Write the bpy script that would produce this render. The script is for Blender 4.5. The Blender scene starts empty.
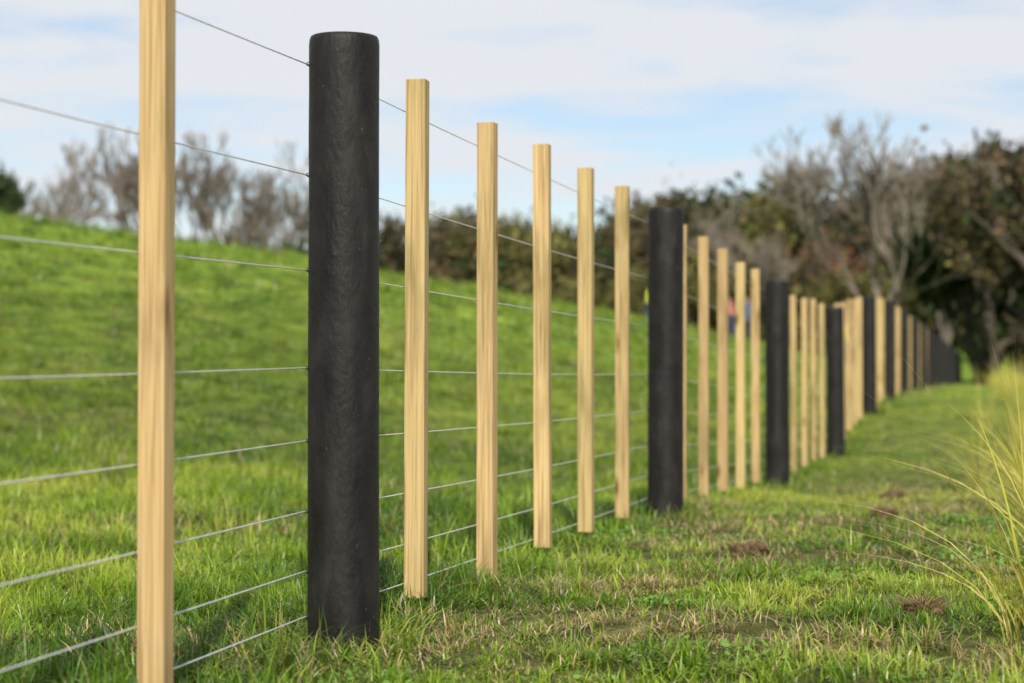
import bpy, math, random
import numpy as np
from mathutils import Vector
rng=np.random.default_rng(7); random.seed(7)
sc=bpy.context.scene
sc.view_settings.view_transform='Standard'; sc.view_settings.look='None'; sc.view_settings.exposure=0
COL=sc.collection
# ------------------------------------------------------------ helpers
def ss(a,b,x):
    t=np.clip((np.asarray(x,float)-a)/(b-a),0,1); return t*t*(3-2*t)
def hsh(i,j,s):
    v=np.sin(i*127.1+j*311.7+s*74.7)*43758.5453; return v-np.floor(v)
def vn(x,y,s=0):
    x=np.asarray(x,float); y=np.asarray(y,float)
    xi=np.floor(x); yi=np.floor(y); fx_=x-xi; fy_=y-yi
    u=fx_*fx_*(3-2*fx_); v=fy_*fy_*(3-2*fy_)
    a=hsh(xi,yi,s); b=hsh(xi+1,yi,s); c=hsh(xi,yi+1,s); d=hsh(xi+1,yi+1,s)
    return a*(1-u)*(1-v)+b*u*(1-v)+c*(1-u)*v+d*u*v
def fbm(x,y,s=0):
    return (vn(x,y,s)+.5*vn(x*2.1,y*2.1,s+1)+.25*vn(x*4.3,y*4.3,s+2))/1.75
def fenceX(Y): return -1.363+0.224*np.asarray(Y,float)+0.1*ss(9,23,Y)+.006*(1-ss(4.5,9,Y))
KY=[-50,-6,0,4.5,9,13.45,17.9,22.4,27,40,2000]; KZ=[-.1,-.09,-.065,0,0,-.12,-.10,.2,.32,.36,.36]
def baseZ(Y):
    Y=np.asarray(Y,float); return sum(np.interp(Y+o,KY,KZ) for o in (-1.2,-.6,0,.6,1.2))/5
def H(X,Y):
    X=np.asarray(X,float); Y=np.asarray(Y,float)
    d=fenceX(Y)-X; dl=np.minimum(np.maximum(d-.3,0),70)
    f=.118*dl+1.25*dl*dl/(dl*dl+24)
    S=ss(4,38,Y)*(1-.8*ss(62,105,Y))
    z=baseZ(Y)+f*S-.03*np.minimum(np.maximum(-d-3,0),20)
    z+=.06*(vn(X*.8,Y*.8,3)-.5)*ss(.1,.8,np.abs(d))+.035*(vn(X*3.5,Y*3.5,5)-.5)*ss(0,.3,np.abs(d))
    z+=.22*(vn(X*.09,Y*.09,8)-.5)*ss(2,12,np.abs(d))+.10*(vn(X*.5,Y*.5,9)-.5)*ss(1,4,d)
    z+=7*ss(118,280,Y)
    return z
def make_mesh(name,V,quads=None,tris=None,col=None,matidx=None,smooth=False):
    me=bpy.data.meshes.new(name)
    nq=0 if quads is None else len(quads); nt=0 if tris is None else len(tris)
    me.vertices.add(len(V)); me.vertices.foreach_set('co',np.asarray(V,np.float32).ravel())
    me.loops.add(nq*4+nt*3); me.polygons.add(nq+nt)
    li=[]
    if nq: li.append(np.asarray(quads,np.int32).ravel())
    if nt: li.append(np.asarray(tris,np.int32).ravel())
    me.loops.foreach_set('vertex_index',np.concatenate(li))
    st=np.concatenate([np.arange(nq)*4,nq*4+np.arange(nt)*3]).astype(np.int32)
    me.polygons.foreach_set('loop_start',st)
    if matidx is not None: me.polygons.foreach_set('material_index',np.asarray(matidx,np.int32))
    me.polygons.foreach_set('use_smooth',np.full(nq+nt,smooth))
    me.update(calc_edges=True)
    if col is not None:
        a=me.color_attributes.new('col','FLOAT_COLOR','POINT')
        c=np.ones((len(V),4),np.float32); c[:,:3]=col; a.data.foreach_set('color',c.ravel())
    me.validate()
    return me
def add(name,me,mats=(),parent=None,loc=(0,0,0),rot=(0,0,0),scale=(1,1,1)):
    o=bpy.data.objects.new(name,me); COL.objects.link(o)
    if me is not None and mats and len(me.materials)==0:
        for m in mats: me.materials.append(m)
    o.location=loc; o.rotation_euler=rot; o.scale=scale
    if parent: o.parent=parent
    return o
def mat(name):
    m=bpy.data.materials.new(name); m.use_nodes=True; nt=m.node_tree
    return m,nt,nt.nodes['Principled BSDF'],nt.nodes['Material Output']
def N(nt,t,**k):
    n=nt.nodes.new(t)
    for a,b in k.items(): setattr(n,a,b)
    return n
def ramp(nt,stops,interp='LINEAR'):
    r=nt.nodes.new('ShaderNodeValToRGB'); e=r.color_ramp; e.interpolation=interp
    while len(e.elements)<len(stops): e.elements.new(.5)
    for i,(p,c) in enumerate(stops):
        e.elements[i].position=p; e.elements[i].color=(*c,1) if len(c)==3 else c
    return r
# ------------------------------------------------------------ materials
def leafy_mat(name,transl=.4,rough=.5,spec=.3):
    m,nt,b,o=mat(name); L=nt.links.new
    at=N(nt,'ShaderNodeAttribute',attribute_name='col')
    L(at.outputs['Color'],b.inputs['Base Color']); b.inputs['Roughness'].default_value=rough
    b.inputs['Specular IOR Level'].default_value=spec
    if transl:
        tr=N(nt,'ShaderNodeBsdfTranslucent')
        mul=N(nt,'ShaderNodeMixRGB',blend_type='MULTIPLY'); mul.inputs[0].default_value=1
        L(at.outputs['Color'],mul.inputs[1]); mul.inputs[2].default_value=(1.3,1.2,.7,1)
        L(mul.outputs[0],tr.inputs['Color'])
        mx=N(nt,'ShaderNodeMixShader'); mx.inputs[0].default_value=transl
        L(b.outputs[0],mx.inputs[1]); L(tr.outputs[0],mx.inputs[2]); L(mx.outputs[0],o.inputs['Surface'])
    return m
M_grass=leafy_mat('grass_blades',.3,.38,.4)
M_leaf=leafy_mat('tree_foliage',0,.8,.1)
def m_ground():
    m,nt,b,o=mat('paddock_ground'); L=nt.links.new
    g=N(nt,'ShaderNodeNewGeometry'); sp=N(nt,'ShaderNodeSeparateXYZ'); L(g.outputs['Position'],sp.inputs[0])
    def noise(s,d=6,dist=0):
        n=N(nt,'ShaderNodeTexNoise'); n.inputs['Scale'].default_value=s; n.inputs['Detail'].default_value=d
        n.inputs['Distortion'].default_value=dist; L(g.outputs['Position'],n.inputs['Vector']); return n
    n1=noise(9,5); near=ramp(nt,[(.3,(.03,.036,.010)),(.5,(.065,.08,.02)),(.7,(.17,.13,.06))]); L(n1.outputs[0],near.inputs[0])
    n2=noise(1.2,6,.3); far=ramp(nt,[(.3,(.10,.19,.015)),(.5,(.17,.275,.025)),(.72,(.29,.36,.055))]); L(n2.outputs[0],far.inputs[0])
    n3=noise(4,5); d=ramp(nt,[(.38,(.38,.38,.38)),(.58,(1.12,1.12,1.12))]); L(n3.outputs[0],d.inputs[0])
    mu=N(nt,'ShaderNodeMixRGB',blend_type='MULTIPLY'); mu.inputs[0].default_value=1; L(far.outputs[0],mu.inputs[1]); L(d.outputs[0],mu.inputs[2])
    mr=N(nt,'ShaderNodeMapRange'); mr.inputs[1].default_value=8; mr.inputs[2].default_value=32; L(sp.outputs['Y'],mr.inputs[0])
    mx=N(nt,'ShaderNodeMixRGB'); L(mr.outputs[0],mx.inputs[0]); L(near.outputs[0],mx.inputs[1]); L(mu.outputs[0],mx.inputs[2])
    L(mx.outputs[0],b.inputs['Base Color']); b.inputs['Roughness'].default_value=.95; b.inputs['Specular IOR Level'].default_value=.1
    bp=N(nt,'ShaderNodeBump'); bp.inputs['Strength'].default_value=1; bp.inputs['Distance'].default_value=.12
    L(n3.outputs[0],bp.inputs['Height']); L(bp.outputs[0],b.inputs['Normal'])
    return m
def m_wood():
    m,nt,b,o=mat('treated_pine'); L=nt.links.new
    tc=N(nt,'ShaderNodeTexCoord'); oi=N(nt,'ShaderNodeObjectInfo')
    ml=N(nt,'ShaderNodeMath',operation='MULTIPLY'); ml.inputs[1].default_value=37; L(oi.outputs['Random'],ml.inputs[0])
    va=N(nt,'ShaderNodeVectorMath',operation='ADD'); L(tc.outputs['Object'],va.inputs[0]); L(ml.outputs[0],va.inputs[1])
    def nz(scale,vec,det=5,dist=0):
        mp=N(nt,'ShaderNodeMapping'); mp.inputs['Scale'].default_value=vec; L(va.outputs[0],mp.inputs[0])
        n=N(nt,'ShaderNodeTexNoise'); n.inputs['Scale'].default_value=scale; n.inputs['Detail'].default_value=det; n.inputs['Distortion'].default_value=dist
        L(mp.outputs[0],n.inputs['Vector']); return n
    g=nz(1,(150,150,3.2),7,.7)
    gr=ramp(nt,[(.28,(.25,.155,.065)),(.43,(.42,.295,.135)),(.58,(.51,.375,.18)),(.8,(.59,.455,.24))]); L(g.outputs[0],gr.inputs[0])
    bl=nz(1,(14,14,2.6),5,.4)
    br=ramp(nt,[(.3,(.62,.65,.56)),(.5,(1,1,1)),(.75,(1.08,1.05,.98))]); L(bl.outputs[0],br.inputs[0])
    mu=N(nt,'ShaderNodeMixRGB',blend_type='MULTIPLY'); mu.inputs[0].default_value=1; L(gr.outputs[0],mu.inputs[1]); L(br.outputs[0],mu.inputs[2])
    mp=N(nt,'ShaderNodeMapping'); mp.inputs['Scale'].default_value=(14,14,3.8); L(va.outputs[0],mp.inputs[0])
    vo=N(nt,'ShaderNodeTexVoronoi'); vo.inputs['Scale'].default_value=1; L(mp.outputs[0],vo.inputs['Vector'])
    kr=ramp(nt,[(.06,(.28,.2,.15)),(.13,(.70,.62,.53)),(.22,(1,1,1))]); L(vo.outputs['Distance'],kr.inputs[0])
    m2=N(nt,'ShaderNodeMixRGB',blend_type='MULTIPLY'); m2.inputs[0].default_value=.9; L(mu.outputs[0],m2.inputs[1]); L(kr.outputs[0],m2.inputs[2])
    mr=N(nt,'ShaderNodeMapRange'); mr.inputs[3].default_value=.78; mr.inputs[4].default_value=1.04; L(oi.outputs['Random'],mr.inputs[0])
    mh=N(nt,'ShaderNodeMapRange'); mh.inputs[3].default_value=.495; mh.inputs[4].default_value=.508
    fr=N(nt,'ShaderNodeMath',operation='FRACT'); L(ml.outputs[0],fr.inputs[0]); L(fr.outputs[0],mh.inputs[0])
    hs=N(nt,'ShaderNodeHueSaturation'); L(m2.outputs[0],hs.inputs['Color']); L(mr.outputs[0],hs.inputs['Value']); L(mh.outputs[0],hs.inputs['Hue'])
    L(hs.outputs[0],b.inputs['Base Color']); b.inputs['Roughness'].default_value=.75; b.inputs['Specular IOR Level'].default_value=.2
    bp=N(nt,'ShaderNodeBump'); bp.inputs['Strength'].default_value=.6; bp.inputs['Distance'].default_value=.0015
    L(g.outputs[0],bp.inputs['Height']); L(bp.outputs[0],b.inputs['Normal'])
    return m
def m_post():
    m,nt,b,o=mat('black_coated_post'); L=nt.links.new
    tc=N(nt,'ShaderNodeTexCoord'); oi=N(nt,'ShaderNodeObjectInfo')
    ml=N(nt,'ShaderNodeMath',operation='MULTIPLY'); ml.inputs[1].default_value=37; L(oi.outputs['Random'],ml.inputs[0])
    va=N(nt,'ShaderNodeVectorMath',operation='ADD'); L(tc.outputs['Object'],va.inputs[0]); L(ml.outputs[0],va.inputs[1])
    def nz(vec,det=6):
        mp=N(nt,'ShaderNodeMapping'); mp.inputs['Scale'].default_value=vec; L(va.outputs[0],mp.inputs[0])
        n=N(nt,'ShaderNodeTexNoise'); n.inputs['Scale'].default_value=1; n.inputs['Detail'].default_value=det
        L(mp.outputs[0],n.inputs['Vector']); return n
    a=nz((20,20,8),8); r=ramp(nt,[(.33,(.008,.007,.0065)),(.55,(.014,.0125,.012)),(.75,(.028,.025,.023))]); L(a.outputs[0],r.inputs[0])
    s=nz((130,130,100),3); sr=ramp(nt,[(.71,(0,0,0)),(.78,(1,1,1))]); L(s.outputs[0],sr.inputs[0])
    mx=N(nt,'ShaderNodeMixRGB'); L(sr.outputs[0],mx.inputs[0]); L(r.outputs[0],mx.inputs[1]); mx.inputs[2].default_value=(.11,.10,.09,1)
    L(mx.outputs[0],b.inputs['Base Color'])
    rr=ramp(nt,[(.3,(.45,)*3),(.7,(.65,)*3)]); L(a.outputs[0],rr.inputs[0]); L(rr.outputs[0],b.inputs['Roughness'])
    b.inputs['Specular IOR Level'].default_value=.25
    f=nz((95,95,50),9); bp=N(nt,'ShaderNodeBump'); bp.inputs['Strength'].default_value=.45; bp.inputs['Distance'].default_value=.005
    L(f.outputs[0],bp.inputs['Height']); L(bp.outputs[0],b.inputs['Normal'])
    return m
def m_simple(name,c1,c2,scale=5,rough=.8,metal=0,bump=.3):
    m,nt,b,o=mat(name); L=nt.links.new
    tc=N(nt,'ShaderNodeTexCoord'); n=N(nt,'ShaderNodeTexNoise'); n.inputs['Scale'].default_value=scale; n.inputs['Detail'].default_value=4
    L(tc.outputs['Object'],n.inputs['Vector']); r=ramp(nt,[(.3,c1),(.7,c2)]); L(n.outputs[0],r.inputs[0]); L(r.outputs[0],b.inputs['Base Color'])
    b.inputs['Roughness'].default_value=rough; b.inputs['Metallic'].default_value=metal
    if bump:
        bp=N(nt,'ShaderNodeBump'); bp.inputs['Strength'].default_value=bump; bp.inputs['Distance'].default_value=.02; L(n.outputs[0],bp.inputs['Height']); L(bp.outputs[0],b.inputs['Normal'])
    return m
M_ground=m_ground(); M_wood=m_wood(); M_post=m_post()
M_wire=m_simple('galvanised_wire',(.64,.65,.66),(.80,.81,.82),40,.35,.35,0)
M_bark=m_simple('bark_grey',(.12,.10,.08),(.22,.19,.155),4,.9,0,0)
M_barkd=m_simple('bark_dark',(.06,.048,.035),(.12,.10,.08),4,.9,0,0)
M_dirt=m_simple('dry_clod',(.06,.038,.02),(.20,.13,.065),40,.95,0,1)
# ------------------------------------------------------------ ground
ys=np.concatenate([np.linspace(-40,1.8,24),np.linspace(2,16,150),np.linspace(16.2,64,170),np.geomspace(65,1800,70)])
xs=np.concatenate([-np.geomspace(1800,32,40),np.linspace(-31,-4.2,80),np.linspace(-4,7,120),np.linspace(7.3,40,90),np.geomspace(41,1800,40)])
XX,YY=np.meshgrid(xs,ys); ZZ=H(XX,YY)
nx,ny=len(xs),len(ys); ids=np.arange(nx*ny).reshape(ny,nx)
q=np.stack([ids[:-1,:-1],ids[:-1,1:],ids[1:,1:],ids[1:,:-1]],-1).reshape(-1,4)
me=make_mesh('ground',np.stack([XX,YY,ZZ],-1).reshape(-1,3),quads=q,smooth=True)
add('ground',me,[M_ground])
# ------------------------------------------------------------ blades
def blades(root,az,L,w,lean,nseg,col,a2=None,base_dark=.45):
    n=len(root); t=np.linspace(0,1,nseg+1)
    if a2 is None: a2=az+rng.normal(0,.7,n)
    side=np.stack([-np.sin(a2),np.cos(a2),np.zeros(n)],-1)
    dr=np.stack([np.cos(az),np.sin(az),np.zeros(n)],-1)
    V=np.zeros((n,2*nseg+1,3)); C=np.zeros((n,2*nseg+1,3))
    for i,tt in enumerate(t):
        c=root+dr*(L*lean*tt**1.8)[:,None]; c[:,2]+=L*tt*(1-.48*lean*tt)
        sh=base_dark+(1-base_dark)*min(1,tt*1.6)  # shade painted into the blade colour: darker at the root, for lighting contrast
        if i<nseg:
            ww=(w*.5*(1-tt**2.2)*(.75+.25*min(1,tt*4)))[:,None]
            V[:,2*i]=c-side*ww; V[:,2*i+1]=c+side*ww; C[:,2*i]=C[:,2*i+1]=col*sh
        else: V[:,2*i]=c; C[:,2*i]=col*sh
    k=2*nseg+1; off=(np.arange(n)*k)[:,None]
    Q=[off+np.array([[2*i,2*i+1,2*i+3,2*i+2]]) for i in range(nseg-1)]
    Q=np.concatenate(Q) if Q else np.zeros((0,4),int)
    T=off+np.array([[2*nseg-2,2*nseg-1,2*nseg]])
    return V.reshape(-1,3),Q,T,C.reshape(-1,3)
def merge(parts):
    Vs,Qs,Ts,Cs=[],[],[],[]; o=0
    for V,Q,T,C in parts:
        Vs.append(V);Qs.append(Q+o);Ts.append(T+o);Cs.append(C);o+=len(V)
    return np.concatenate(Vs),np.concatenate(Qs),np.concatenate(Ts),np.concatenate(Cs)
def scatter(n,r0,r1,a0,a1,nseg,wmul,lmul=1.0):
    r=np.sqrt(rng.uniform(r0*r0,r1*r1,n)); a=rng.uniform(a0,a1,n)
    X=r*np.sin(a); Y=r*np.cos(a)
    X+=.05*np.sin(vn(X*6,Y*6,11)*12); Y+=.05*np.cos(vn(X*6,Y*6,12)*12)
    d=fenceX(Y)-X
    left=ss(-.25,.25,d)
    cl=fbm(X*2.2,Y*2.2,21); cl2=vn(X*9,Y*9,25); big=fbm(X*.6,Y*.45,31); mid=vn(X*3.1,Y*2.3,33)
    dry=fbm(X*1.3,Y*.9,41)
    track=np.exp(-((d+1.15)/.75)**2)*ss(3.5,11,Y)
    straw_p=np.clip((1-left)*(.12+.6*ss(.50,.66,dry)+.5*track*ss(.32,.56,dry))+left*(.04+.28*ss(.58,.72,dry)),0,.9)
    thin=rng.random(n)<np.clip((1-left)*(.8*track*ss(.42,.6,dry)+.5*ss(.58,.72,cl))+left*.6*ss(.54,.7,cl),0,.88)
    keep=~thin
    X,Y,d,left,cl,cl2,big,dry,straw_p,r,mid=[v[keep] for v in (X,Y,d,left,cl,cl2,big,dry,straw_p,r,mid)]
    n=len(X)
    nearf=np.exp(-(d/.22)**2)
    L=(left*(.024+.19*cl*cl2+.02*cl)+(1-left)*(.018+.078*cl*cl2+.012*cl)+nearf*.006)*rng.uniform(.6,1.35,n)*lmul
    w=rng.uniform(.0028,.0055,n)*wmul
    lean=np.abs(rng.normal(.65,.4,n)); lean=np.clip(lean,.05,1.5)
    az=rng.uniform(0,2*np.pi,n)
    g1=np.array([.070,.155,.010]); g2=np.array([.215,.355,.022]); g3=np.array([.42,.49,.07]); st=np.array([.58,.46,.23])
    u=np.clip(.5+1.5*(big-.5)+1.2*(mid-.5)+.5*(rng.random(n)-.5)+.26*(1-left)-.04,0,1)[:,None]
    col=np.where(u<.5,g1+(g2-g1)*u*2,g2+(g3-g2)*(u-.5)*2)*rng.uniform(.75,1.2,n)[:,None]
    s=(rng.random(n)<straw_p)
    col[s]=st*rng.uniform(.3,1.1,s.sum())[:,None]
    lean[s]=np.clip(lean[s]*1.6,.3,1.6)
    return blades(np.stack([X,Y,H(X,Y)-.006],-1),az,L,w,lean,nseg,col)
A=math.radians
parts=[scatter(75000,3.2,6.2,A(-18),A(18),3,1.05),
       scatter(105000,6.2,12,A(-17),A(17),2,1.4),
       scatter(80000,12,25,A(-16.5),A(16.5),1,3.0,1.2),
       scatter(45000,25,60,A(-16),A(16),1,8,1.7),
       scatter(16000,3.0,8,A(-50),A(-18),2,2.2),scatter(16000,3.0,8,A(18),A(50),2,2.2),
       scatter(10000,8,20,A(-38),A(-17),1,4,1.2),scatter(10000,8,20,A(17),A(38),1,4,1.2)]
tx=[];ty=[]
for Yp in [4.48+4.48*k for k in range(0,6)]:
    for j in range(10):
        tx.append(fenceX(Yp)+rng.normal(-.06,.12)); ty.append(Yp+abs(rng.normal(.08,.12)))
for dx_,dy_ in ((-.10,-.16),(-.02,-.22),(-.16,-.1),(.12,-.2),(-.2,-.25),(.05,-.28)):
    tx.append(fenceX(4.48)+dx_); ty.append(4.48+dy_)
for j in range(1400):
    r=rng.uniform(3.6,40); a=rng.uniform(A(-16.5),A(16.5)); X=r*math.sin(a);Y=r*math.cos(a)
    if fenceX(Y)-X>-.1 or rng.random()<.2: tx.append(X);ty.append(Y)
tx=np.array(tx);ty=np.array(ty); k=26
sg=np.repeat(.026*np.clip(ty/9,1,2.4),k)
X=np.repeat(tx,k)+rng.normal(0,1,len(tx)*k)*sg; Y=np.repeat(ty,k)+rng.normal(0,1,len(tx)*k)*sg; n=len(X)
hgt=np.repeat(rng.uniform(.06,.16,len(tx)),k); cc=np.repeat(rng.uniform(.35,1.2,len(tx)),k)
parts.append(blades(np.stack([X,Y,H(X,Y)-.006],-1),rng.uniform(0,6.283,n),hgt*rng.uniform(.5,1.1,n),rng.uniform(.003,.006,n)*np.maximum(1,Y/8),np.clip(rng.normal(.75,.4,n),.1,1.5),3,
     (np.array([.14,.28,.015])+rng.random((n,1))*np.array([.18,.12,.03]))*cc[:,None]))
def clover(n,r0,r1):
    r=np.sqrt(rng.uniform(r0*r0,r1*r1,n*4)); a=rng.uniform(A(-17),A(17),n*4); X=r*np.sin(a);Y=r*np.cos(a)
    kp=vn(X*2.3,Y*2.3,77)>.68; X=X[kp][:n];Y=Y[kp][:n]; m=len(X)
    z=H(X,Y)+rng.uniform(.008,.03,m); rad=rng.uniform(.004,.008,m)
    tl=rng.normal(0,.4,(m,2))
    ang=np.arange(5)/5*2*np.pi
    px=X[:,None]+rad[:,None]*np.cos(ang); py=Y[:,None]+rad[:,None]*np.sin(ang)
    pz=z[:,None]+rad[:,None]*(np.cos(ang)*tl[:,:1]+np.sin(ang)*tl[:,1:])
    V=np.stack([px,py,pz],-1).reshape(-1,3); off=(np.arange(m)*5)[:,None]
    Qd=off+np.array([[0,1,2,3]]); Td=off+np.array([[0,3,4]])
    C=np.repeat(np.array([.16,.31,.04])*rng.uniform(.6,1.3,(m,1)),5,0)
    return V,Qd,Td,C
parts.append(clover(9000,3.3,9))
V,Q,T,C=merge(parts); add('grass',make_mesh('grass',V,Q,T,C),[M_grass])
# ------------------------------------------------------------ tussocks (row parallel to the fence)
def tussock(seed,nb,L0):
    r=np.random.default_rng(seed)
    az=r.uniform(0,6.283,nb); root=np.stack([.08*np.cos(az)*r.random(nb),.08*np.sin(az)*r.random(nb),np.full(nb,-.02)],-1)
    c1=np.array([.50,.47,.07]); c2=np.array([.70,.60,.20]); c3=np.array([.26,.33,.05])
    u=r.random((nb,1)); col=np.where(u<.35,c3+(c1-c3)*u/.35,c1+(c2-c1)*(u-.35)/.65)
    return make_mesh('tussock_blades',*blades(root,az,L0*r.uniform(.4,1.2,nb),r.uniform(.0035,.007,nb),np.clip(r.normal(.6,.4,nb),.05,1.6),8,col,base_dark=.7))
tm=[tussock(i,58,.66) for i in range(4)]
plants=[(1.10,4.5,.98),(1.36,5.3,.95),(1.62,6.3,1.0),(1.80,7.1,.95)]
yy=8.0
while yy<62:
    plants.append((float(fenceX(yy))+1.60+rng.normal(0,.14),yy,rng.uniform(.75,1.1)))
    yy+=rng.uniform(.8,1.3)*(1 if yy<20 else 1.5)
for i,(x,y,s) in enumerate(plants):
    add('tussock_plant',tm[i%4],[M_grass],loc=(x,y,float(H(x,y))),rot=(0,0,rng.uniform(0,6)),scale=(s,s,s))
# ------------------------------------------------------------ fence
fence=add('fence',None)
def tube(paths,r,sides=6,ref=(0,0,1)):
    V=[];Q=[];o=0
    for P in paths:
        P=np.array(P,float); n=len(P)
        tan=np.gradient(P,axis=0); tan/=np.linalg.norm(tan,axis=1)[:,None]
        s=np.cross(tan,ref); s/=np.maximum(np.linalg.norm(s,axis=1),1e-6)[:,None]; u=np.cross(s,tan)
        an=np.arange(sides)/sides*2*np.pi
        ring=P[:,None]+r*(np.cos(an)[None,:,None]*s[:,None]+np.sin(an)[None,:,None]*u[:,None])
        V.append(ring.reshape(-1,3))
        for i in range(n-1):
            for j in range(sides):
                Q.append([o+i*sides+j,o+i*sides+(j+1)%sides,o+(i+1)*sides+(j+1)%sides,o+(i+1)*sides+j])
        o+=n*sides
    return np.concatenate(V),np.array(Q)
def post_mesh(seed):
    r=.0745; S=64; zs=[-.35]+list(np.linspace(0,1.28,70))+[1.292,1.298,1.3]
    rs=[1]*71+[.985,.955,.90]
    V=[]
    for z,k in zip(zs,rs):
        for j in range(S):
            a=j/S*2*math.pi; ca,sa=math.cos(a),math.sin(a)
            rr=r*k*(1.01-.012*z)*(1+.022*(float(vn(ca*2+seed*9,z*2.2+sa*2))-.5)+.012*(float(vn(ca*6+z*3,sa*6+z*9,seed))-.5)+.005*(float(vn(ca*14+z*7,sa*14-z*31,seed+3))-.5))
            V.append((rr*ca,rr*sa,z))
    n=len(zs); Q=[[i*S+j,i*S+(j+1)%S,(i+1)*S+(j+1)%S,(i+1)*S+j] for i in range(n-1) for j in range(S)]
    V.append((0,0,1.301)); c=len(V)-1
    T=[[(n-1)*S+j,(n-1)*S+(j+1)%S,c] for j in range(S)]
    return make_mesh('post',V,Q,T,smooth=True)
pm=[post_mesh(s) for s in range(4)]
import bmesh
def batten_mesh(w,dp,h):
    bm=bmesh.new(); bmesh.ops.create_cube(bm,size=1)
    for v in bm.verts: v.co=Vector((v.co.x*w,v.co.y*dp,(v.co.z+.5)*h))
    bmesh.ops.bevel(bm,geom=bm.edges[:],offset=.0018,segments=2,affect='EDGES',profile=.6)
    me=bpy.data.meshes.new('batten'); bm.to_mesh(me); bm.free(); return me
bmz=[batten_mesh(.050,.046,1.27),batten_mesh(.048,.044,1.27),batten_mesh(.052,.046,1.275)]
bfar=batten_mesh(.042,.036,1.24)
STEP=4.48/6; FA=-math.atan(.224)
wh=[1.238,1.005,.805,.600,.447,.300,.175,.08]
posts=[]; k=-1
while 4.48+4.48*k<90:
    Y=4.48+4.48*k; X=float(fenceX(Y)); z=float(baseZ(Y))
    posts.append((X,Y,z)); tl=0 if k<1 else .004
    add('post',pm[k%4],[M_post],fence,(X,Y,z-(.002 if k<3 else .05)),(rng.normal(0,1)*tl,rng.normal(0,1)*tl,rng.uniform(0,6)))
    for j in range(1,6):
        Yb=Y+STEP*j+rng.normal(0,.010)
        if k==-1 and j==5: Yb=3.60
        if k==-1 and j==4: Yb=2.75
        Yn=Y+4.48; t=(Yb-Y)/4.48; zz=(1-t)*z+t*float(baseZ(Yn))
        Xb=(1-t)*X+t*float(fenceX(Yn))-.050
        add('batten',bmz[int(rng.integers(3))] if k<2 else bfar,[M_wood],fence,(Xb,Yb,zz+.043+rng.normal(0,.005)-(.0 if k<2 else .02)),(rng.normal(0,.003),rng.normal(0,.003),FA+rng.normal(0,.04)))
    k+=1
paths=[]
for h in wh:
    P=[]
    for i,(X,Y,z) in enumerate(posts):
        P.append((X-.079,Y-.018,z+h))
        if i<len(posts)-1:
            X2,Y2,z2=posts[i+1]
            for t in (.25,.5,.75): P.append(((1-t)*X+t*X2-.079,(1-t)*Y+t*Y2,(1-t)*z+t*z2+h-.006*math.sin(math.pi*t)))
    paths.append(P)
V,Q=tube(paths,.0015); add('wires',make_mesh('wires',V,Q,smooth=True),[M_wire],fence)
sp=[]
for (X,Y,z) in posts[:8]:
    for h in wh:
        c=np.array((X-.076,Y-.01,z+h))
        sp.append([c+np.array(v) for v in ((.012,0,.004),(.002,-.001,.004),(-.002,-.002,.0015),(-.002,-.002,-.0015),(.002,-.001,-.004),(.012,0,-.004))])
V,Q=tube(sp,.0012,5,(0,1,0)); add('staples',make_mesh('staples',V,Q),[M_post],fence)
# ------------------------------------------------------------ trees
def grow(seed,levels,kids=(2,4),spread=.6,trunk=.28,up=.12,wander=.12,ratio=.74,sidep=.55):
    r=random.Random(seed); segs=[]; tips=[]
    def br(p,d,L,rad,lev):
        n=4 if lev==0 else 3
        pts=[p]; dd=d.copy()
        for i in range(n):
            dd=(dd+Vector((r.gauss(0,wander),r.gauss(0,wander),r.gauss(0,wander)+up*.5))).normalized()
            q=pts[-1]+dd*(L/n); r0=rad*(1-.38*i/n); r1=rad*(1-.38*(i+1)/n)
            segs.append((pts[-1],q,r0,r1,lev)); pts.append(q)
            if lev>=levels-1: tips.append(q)
            if lev>0 and lev<levels and i>=1 and r.random()<sidep:
                side(q,dd,L*.62,r1*.6,lev+1)
            if lev==0 and i>=2:
                side(q,dd,L*1.15,r1*.5,1)
        if lev<levels:
            for _ in range(r.randint(*kids)): side(pts[-1],dd,L*ratio*(1.6 if lev==0 else 1)*r.uniform(.8,1.15),rad*.62*r.uniform(.7,1),lev+1)
    def side(p,d,L,rad,lev):
        a=Vector((r.gauss(0,1),r.gauss(0,1),r.gauss(0,.6))); a=(a-a.dot(d)*d).normalized()
        nd=(d+a*spread*r.uniform(.6,1.3)+Vector((0,0,up))).normalized()
        br(p,nd,L,rad,lev)
    br(Vector((0,0,-.1)),Vector((0,0,1)),trunk,.034,0)
    return segs,tips
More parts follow.
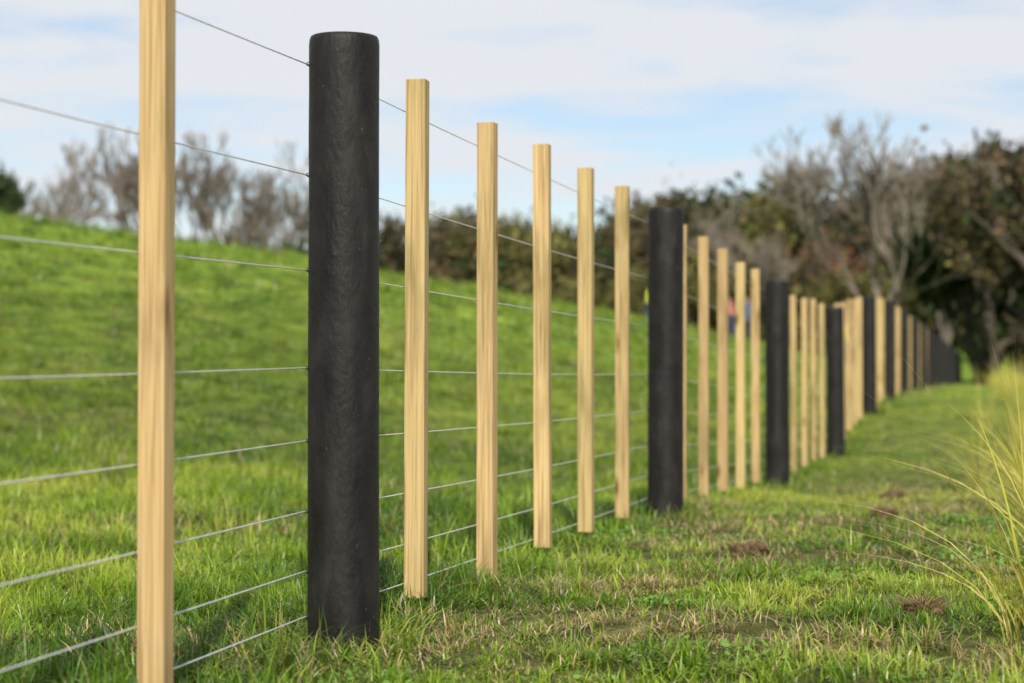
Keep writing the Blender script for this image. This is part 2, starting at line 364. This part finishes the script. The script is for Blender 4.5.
def tree_mesh(name,seed,levels,leaves=0,leafsize=.03,cols=None,mats=(M_bark,M_leaf),minr=.0012,wid=1.0,fit=None,**kw):
    segs,tips=grow(seed,levels,**kw)
    P0=np.array([s[0][:] for s in segs]);P1=np.array([s[1][:] for s in segs])
    zt=P1[:,2].max(); P0/=zt;P1/=zt
    cx,cy=P1[:,0].mean(),P1[:,1].mean()
    for P in (P0,P1):
        P[:,0]-=cx*np.clip(P[:,2]*1.4,0,1); P[:,1]-=cy*np.clip(P[:,2]*1.4,0,1)
    if fit: wid=fit/np.percentile(np.abs(P1[:,:2]),98)
    P0[:,:2]*=wid; P1[:,:2]*=wid
    R0=np.maximum(np.array([s[2] for s in segs])/zt,minr);R1=np.maximum(np.array([s[3] for s in segs])/zt,minr)
    S=4; D=P1-P0; D/=np.linalg.norm(D,axis=1)[:,None]
    a=np.cross(D,[.31,.95,.05]); a/=np.linalg.norm(a,axis=1)[:,None]; b=np.cross(D,a)
    an=np.arange(S)/S*2*np.pi; ring=np.cos(an)[None,:,None]*a[:,None]+np.sin(an)[None,:,None]*b[:,None]
    V=np.concatenate([P0[:,None]+ring*R0[:,None,None],P1[:,None]+ring*R1[:,None,None]],1).reshape(-1,3)
    n=len(segs); off=(np.arange(n)*2*S)[:,None]
    Q=np.concatenate([off+np.array([[j,(j+1)%S,S+(j+1)%S,S+j]]) for j in range(S)])
    C=np.ones((len(V),3))*.1; mi=np.zeros(len(Q),int)
    if leaves:
        r=np.random.default_rng(seed); tp=np.array([t[:] for t in tips])/zt
        tp[:,0]-=cx*np.clip(tp[:,2]*1.4,0,1); tp[:,1]-=cy*np.clip(tp[:,2]*1.4,0,1); tp[:,:2]*=wid
        per=max(1,int(leaves/len(tp))); m=len(tp)*per
        c=np.repeat(tp,per,0)+r.normal(0,.028,(m,3))
        u=r.normal(0,1,(m,3)); u/=np.linalg.norm(u,axis=1)[:,None]; w=np.cross(u,r.normal(0,1,(m,3))); w/=np.linalg.norm(w,axis=1)[:,None]
        sz=leafsize*r.uniform(.4,1.1,m)[:,None]
        LV=np.stack([c-u*sz*.5,c+w*sz*.32,c+u*sz*.5,c-w*sz*.32],1).reshape(-1,3)
        LQ=np.arange(m*4).reshape(-1,4)+len(V)
        cols=np.array(cols); tipc=cols[r.integers(0,len(cols),len(tp))]*r.uniform(.6,1.3,(len(tp),1))
        LC=np.repeat(np.repeat(tipc,per,0)*r.uniform(.8,1.2,(m,1)),4,0)
        V=np.concatenate([V,LV]);Q=np.concatenate([Q,LQ]);C=np.concatenate([C,LC]);mi=np.concatenate([mi,np.ones(m,int)])
    me=make_mesh(name,V,Q,None,C,mi)
    for mt in mats: me.materials.append(mt)
    return me
BR=[(.095,.070,.042),(.125,.093,.052),(.06,.049,.03)]
OL=[(.12,.115,.035),(.16,.145,.045),(.065,.078,.02)]
DG=[(.02,.04,.014),(.035,.058,.018),(.05,.075,.024)]
RD=[(.24,.105,.05),(.16,.085,.045),(.10,.08,.04)]
bareA=tree_mesh('bare_tree_a',3,5,spread=.58,up=.13,kids=(2,3),wid=.95,minr=.0024,sidep=.55)
bareB=tree_mesh('bare_tree_b',8,5,spread=.52,up=.18,kids=(2,3),wid=.9,minr=.0024,sidep=.45)
bareC=tree_mesh('bare_tree_c',33,6,spread=.50,up=.13,kids=(2,3),fit=.36,minr=.0018,sidep=.38,trunk=.30)
brA=tree_mesh('brown_tree_a',11,4,5500,.05,BR+DG[1:2],(M_barkd,M_leaf),spread=.75,trunk=.2,minr=.002,wid=1.1)
brB=tree_mesh('brown_tree_b',12,4,4000,.045,BR+OL[:1],(M_barkd,M_leaf),spread=.7,trunk=.22,minr=.002,wid=1.1)
olA=tree_mesh('olive_tree_a',13,4,5500,.055,OL,(M_barkd,M_leaf),spread=.8,trunk=.18,minr=.002,wid=1.15)
dgA=tree_mesh('evergreen_a',14,4,7000,.06,DG,(M_barkd,M_leaf),spread=.8,trunk=.15,minr=.002,wid=1.1)
rdA=tree_mesh('red_tree_a',15,4,2600,.05,RD,(M_barkd,M_leaf),spread=.75,trunk=.2,minr=.002,wid=1.0)
def tree(name,me,X,Y,top,wide=1.0,rz=None):
    z=float(H(X,Y)); s=top-z
    add(name,me,loc=(X,Y,z),rot=(0,0,rng.uniform(0,6.28) if rz is None else rz),scale=(s*wide,s*wide,s))
tree('bare_tree',bareC,14.5,84,11.6,1.35,1.0)
tree('bare_tree',bareB,23.5,92,11.2,1.0); tree('bare_tree',bareB,19.4,96,10.4,1.0); tree('bare_tree',bareA,10.6,99,9.6,.9); tree('bare_tree',bareB,21.6,90,10.6,.9)
for X,Y,t,b,w in [(-20.6,96,11.8,bareA,1.0),(-17.4,99,12.4,bareB,1.0),(-14.0,98,12.6,bareC,1.0),(-10.8,100,11.6,bareA,1.0),(-24.5,100,11,bareB,1)]:
    tree('bare_tree',b,X,Y,t,w)
tree('evergreen_tree',dgA,-18.3,75,8.2,.6); tree('evergreen_tree',dgA,-21,77,8.8,.7)
tree('brown_tree',brA,-11.7,90,6.7,.5); tree('evergreen_tree',dgA,-9.2,90,6.7,.4)
wl=[(brA,'brown_tree',-6.0,108,8.8),(olA,'olive_tree',-3.9,112,9.4),(brA,'brown_tree',-2.2,109,9.1),(olA,'olive_tree',.4,107,8.9),(olA,'olive_tree',2.4,109,8.7),(brB,'brown_tree',3.8,113,8.2),
 (dgA,'evergreen_tree',5.3,112,9.2),(brB,'brown_tree',6.9,110,9.8),(dgA,'evergreen_tree',8.2,114,10.3),(brA,'brown_tree',9.9,112,10.8),(dgA,'evergreen_tree',11.5,116,11.6),(dgA,'evergreen_tree',13.4,113,11.2),(olA,'olive_tree',12.6,110,10.2),
 (rdA,'autumn_tree',14.8,104,7.8),(brA,'brown_tree',15.4,114,11.0),(brA,'brown_tree',17.2,112,10.8),(dgA,'evergreen_tree',18.8,116,10.6),(brA,'brown_tree',20.6,112,11.2),(dgA,'evergreen_tree',22.6,114,12.2),
 (brA,'brown_tree',24.6,112,13.0),(dgA,'evergreen_tree',26.4,110,13.2),(brA,'brown_tree',28.6,108,12.8),(dgA,'evergreen_tree',31,110,12),(olA,'olive_tree',34,108,11),(brA,'brown_tree',37,112,11),(dgA,'evergreen_tree',44,110,12),
 (brB,'brown_tree',17.8,79,8.4),(brA,'brown_tree',19.4,76,9.0),(dgA,'evergreen_tree',18.5,84,7.8),(brA,'brown_tree',21.2,79,9.2),(brB,'brown_tree',23.8,77,8.6),(brA,'brown_tree',27,80,8.6),
 (olA,'olive_tree',15.4,98,5.8),(olA,'olive_tree',9.0,100,6.0),(olA,'olive_tree',6.4,101,5.6),(brA,'brown_tree',12.2,101,6.6)]
for me_,nm,X,Y,t in wl: tree(nm,me_,X,Y,t,rng.uniform(.8,1.0))
def scrub(name,cx,cy,hh,cols,n,size):
    m=len(cx)*n
    X=np.repeat(cx,n)+rng.normal(0,.9,m); Y=np.repeat(cy,n)+rng.normal(0,.8,m)
    hr=np.repeat(hh,n); Z=H(X,Y)+hr*np.sqrt(rng.random(m))*(1-.25*np.abs(rng.normal(0,.6,m)))
    c=np.stack([X,Y,Z],-1); u=rng.normal(0,1,(m,3)); u/=np.linalg.norm(u,axis=1)[:,None]; w=np.cross(u,rng.normal(0,1,(m,3))); w/=np.linalg.norm(w,axis=1)[:,None]
    sz=size*rng.uniform(.4,1.1,m)[:,None]
    V=np.stack([c-u*sz*.5,c+w*sz*.35,c+u*sz*.5,c-w*sz*.35],1).reshape(-1,3)
    cols=np.array(cols); C=np.repeat(cols[rng.integers(0,len(cols),len(cx))]*rng.uniform(.6,1.2,(len(cx),1)),n,0)*rng.uniform(.8,1.2,(m,1))
    add(name,make_mesh(name,V,np.arange(m*4).reshape(-1,4),None,np.repeat(C,4,0)),[M_leaf])
k=120; cx=np.linspace(-45,62,k)+rng.normal(0,.4,k)
keepc=(cx<20.3)|(cx>22.4)
scrub('hedgerow',cx[keepc],106+rng.normal(0,3,keepc.sum()),rng.uniform(3.4,6.4,keepc.sum()),BR+OL+DG,200,.6)
k=22; scrub('undergrowth',np.linspace(18.6,34,k),79+rng.normal(0,1.5,k),rng.uniform(1.0,3.6,k),BR[2:]+DG,260,.4)
# ------------------------------------------------------------ dirt clods
def clod(X,Y,r,seed):
    bm=bmesh.new(); bmesh.ops.create_icosphere(bm,subdivisions=4,radius=1)
    rr=random.Random(seed)
    for v in bm.verts:
        c=v.co.copy(); n=1+.55*(float(vn(c.x*2.3+seed,c.y*2.3+c.z*1.7))-.5)+.4*(float(vn(c.x*7+c.z*5,c.y*7+seed))-.5)
        v.co=Vector((c.x*n*1.25,c.y*n,c.z*n*.5))*r
    me=bpy.data.meshes.new('dirt_clod'); bm.to_mesh(me); bm.free()
    for p in me.polygons: p.use_smooth=True
    o=add('dirt_clod',me,[M_dirt],loc=(X,Y,float(H(X,Y))+r*.42),rot=(0,0,rr.uniform(0,6)))
    n=220; az=rng.uniform(0,6.28,n); R=rng.random(n)*r*1.3
    root=np.stack([R*np.cos(az),R*np.sin(az),np.full(n,r*.1)],-1)
    col=np.array([.40,.27,.13])*rng.uniform(.4,1.2,(n,1))
    g=make_mesh('dead_grass',*blades(root,az,rng.uniform(.02,.07,n),rng.uniform(.002,.004,n),rng.uniform(.6,1.6,n),3,col))
    add('dead_grass',g,[M_grass],o)
clod(.735,6.6,.055,1); clod(.93,4.85,.035,2); clod(1.55,8.9,.05,3); clod(2.0,11.2,.06,4)
# ------------------------------------------------------------ distant people
def person(X,Y,jacket,legs,facing,pose,h=1.7):
    J=[(0,0,.93),(0,0,1.12),(0,.01,1.36),(0,.01,1.48),(0,-.01,1.60),(0,-.01,1.70),
       (.17,0,1.40),(.25,.03,1.13),(.22,-.14,.93),(-.17,0,1.40),(-.26,.02,1.13),(-.24,-.10,.90),
       (.10,0,.88),(.12,-.04,.49),(.12,.03,.07),(.13,-.13,.04),(-.10,0,.88),(-.12,-.02,.49),(-.13,.08,.07),(-.14,-.08,.04),(.21,-.2,.86),(-.24,-.14,.83)]
    R=[.15,.135,.16,.06,.10,.075,.075,.052,.04,.075,.052,.04,.10,.065,.048,.045,.10,.065,.048,.045,.035,.035]
    E=[(0,1),(1,2),(2,3),(3,4),(4,5),(2,6),(6,7),(7,8),(2,9),(9,10),(10,11),(0,12),(12,13),(13,14),(14,15),(0,16),(16,17),(17,18),(18,19),(8,20),(11,21)]
    J=[Vector(j) for j in J]
    if pose:
        for i in (1,2,3,4,5,6,7,8,9,10,11,20,21):
            v=J[i]-J[0]; a=math.radians(pose); J[i]=J[0]+Vector((v.x,v.y*math.cos(a)-v.z*math.sin(a),v.z*math.cos(a)+v.y*math.sin(a)))
    me=bpy.data.meshes.new('person'); me.from_pydata([j[:] for j in J],E,[]); me.update()
    o=bpy.data.objects.new('person',me); COL.objects.link(o)
    md=o.modifiers.new('skin','SKIN'); sv=me.skin_vertices[0].data
    for i,r in enumerate(R): sv[i].radius=(r,r*.8); sv[i].use_root=(i==0)
    o.modifiers.new('sub','SUBSURF').levels=2; o.modifiers['sub'].render_levels=2
    m,nt,b,_=mat('clothing'); L=nt.links.new
    tc=N(nt,'ShaderNodeTexCoord'); s_=N(nt,'ShaderNodeSeparateXYZ'); L(tc.outputs['Generated'],s_.inputs[0])
    r=ramp(nt,[(0,(.03,.025,.02)),(.06,legs),(.52,jacket),(.87,(.45,.28,.2)),(.96,(.05,.03,.02))],'CONSTANT'); L(s_.outputs['Z'],r.inputs[0]); L(r.outputs[0],b.inputs['Base Color'])
    b.inputs['Roughness'].default_value=.85; me.materials.append(m)
    o.location=(X,Y,float(H(X,Y))); o.rotation_euler=(0,0,facing); o.scale=(h/1.74,)*3
person(4.6,72,(.60,.65,.05),(.03,.04,.08),1.2,20)
person(7.35,71,(.40,.14,.12),(.03,.04,.08),-2,25)
person(8.0,73,(.10,.13,.22),(.04,.04,.05),2.2,0)
person(11.6,75,(.60,.65,.05),(.03,.04,.08),.4,30)
# ------------------------------------------------------------ light & sky
EL=33; AZ=math.radians(178)
sd=Vector((math.sin(AZ)*math.cos(A(EL)),math.cos(AZ)*math.cos(A(EL)),math.sin(A(EL))))
sl=bpy.data.lights.new('sun','SUN'); sl.energy=5; sl.angle=A(.5); sl.color=(1,.93,.81)
so=bpy.data.objects.new('sun',sl); COL.objects.link(so); so.rotation_euler=sd.to_track_quat('Z','Y').to_euler(); so.location=(0,0,30)
w=bpy.data.worlds.new('World'); sc.world=w; w.use_nodes=True; nt=w.node_tree; L=nt.links.new
bg=nt.nodes['Background']; bg.inputs['Strength'].default_value=.10
sk=N(nt,'ShaderNodeTexSky'); sk.sky_type='NISHITA'; sk.sun_disc=False; sk.sun_elevation=A(EL); sk.sun_rotation=AZ; sk.air_density=1.0; sk.dust_density=.5; sk.ozone_density=3
tc=N(nt,'ShaderNodeTexCoord'); s_=N(nt,'ShaderNodeSeparateXYZ'); L(tc.outputs['Generated'],s_.inputs[0])
za=N(nt,'ShaderNodeMath',operation='MAXIMUM'); L(s_.outputs['Z'],za.inputs[0]); za.inputs[1].default_value=0
zb=N(nt,'ShaderNodeMath',operation='ADD'); L(za.outputs[0],zb.inputs[0]); zb.inputs[1].default_value=.06
dx=N(nt,'ShaderNodeMath',operation='DIVIDE'); dy=N(nt,'ShaderNodeMath',operation='DIVIDE')
L(s_.outputs['X'],dx.inputs[0]);L(zb.outputs[0],dx.inputs[1]);L(s_.outputs['Y'],dy.inputs[0]);L(zb.outputs[0],dy.inputs[1])
cb=N(nt,'ShaderNodeCombineXYZ'); L(dx.outputs[0],cb.inputs[0]);L(dy.outputs[0],cb.inputs[1]); cb.inputs[2].default_value=3.3
no=N(nt,'ShaderNodeTexNoise'); no.inputs['Scale'].default_value=1.35; no.inputs['Detail'].default_value=9; no.inputs['Roughness'].default_value=.6; no.inputs['Distortion'].default_value=.25
L(cb.outputs[0],no.inputs['Vector'])
bi=N(nt,'ShaderNodeMapRange'); bi.inputs[1].default_value=.08; bi.inputs[2].default_value=.18; bi.inputs[3].default_value=-.01; bi.inputs[4].default_value=.15; L(s_.outputs['Z'],bi.inputs[0])
ad=N(nt,'ShaderNodeMath',operation='ADD'); L(no.outputs[0],ad.inputs[0]); L(bi.outputs[0],ad.inputs[1])
cr=ramp(nt,[(.42,(.06,.06,.06)),(.63,(.94,.94,.94))]); L(ad.outputs[0],cr.inputs[0])
tint=N(nt,'ShaderNodeMixRGB',blend_type='MULTIPLY'); tint.inputs[0].default_value=1; L(sk.outputs[0],tint.inputs[1]); tint.inputs[2].default_value=(1.3,1.2,1.18,1)
mx=N(nt,'ShaderNodeMixRGB'); L(cr.outputs[0],mx.inputs[0]); L(tint.outputs[0],mx.inputs[1]); mx.inputs[2].default_value=(8.0,8.2,8.6,1)
L(mx.outputs[0],bg.inputs['Color'])
# ------------------------------------------------------------ camera
cd=bpy.data.cameras.new('camera'); co=bpy.data.objects.new('camera',cd); COL.objects.link(co); sc.camera=co
co.location=(0,0,.572); co.rotation_euler=(A(91.0),0,0)
cd.lens=75; cd.sensor_width=36; cd.clip_end=5000; cd.clip_start=.05
cd.dof.use_dof=True; cd.dof.focus_distance=4.9; cd.dof.aperture_fstop=3.8
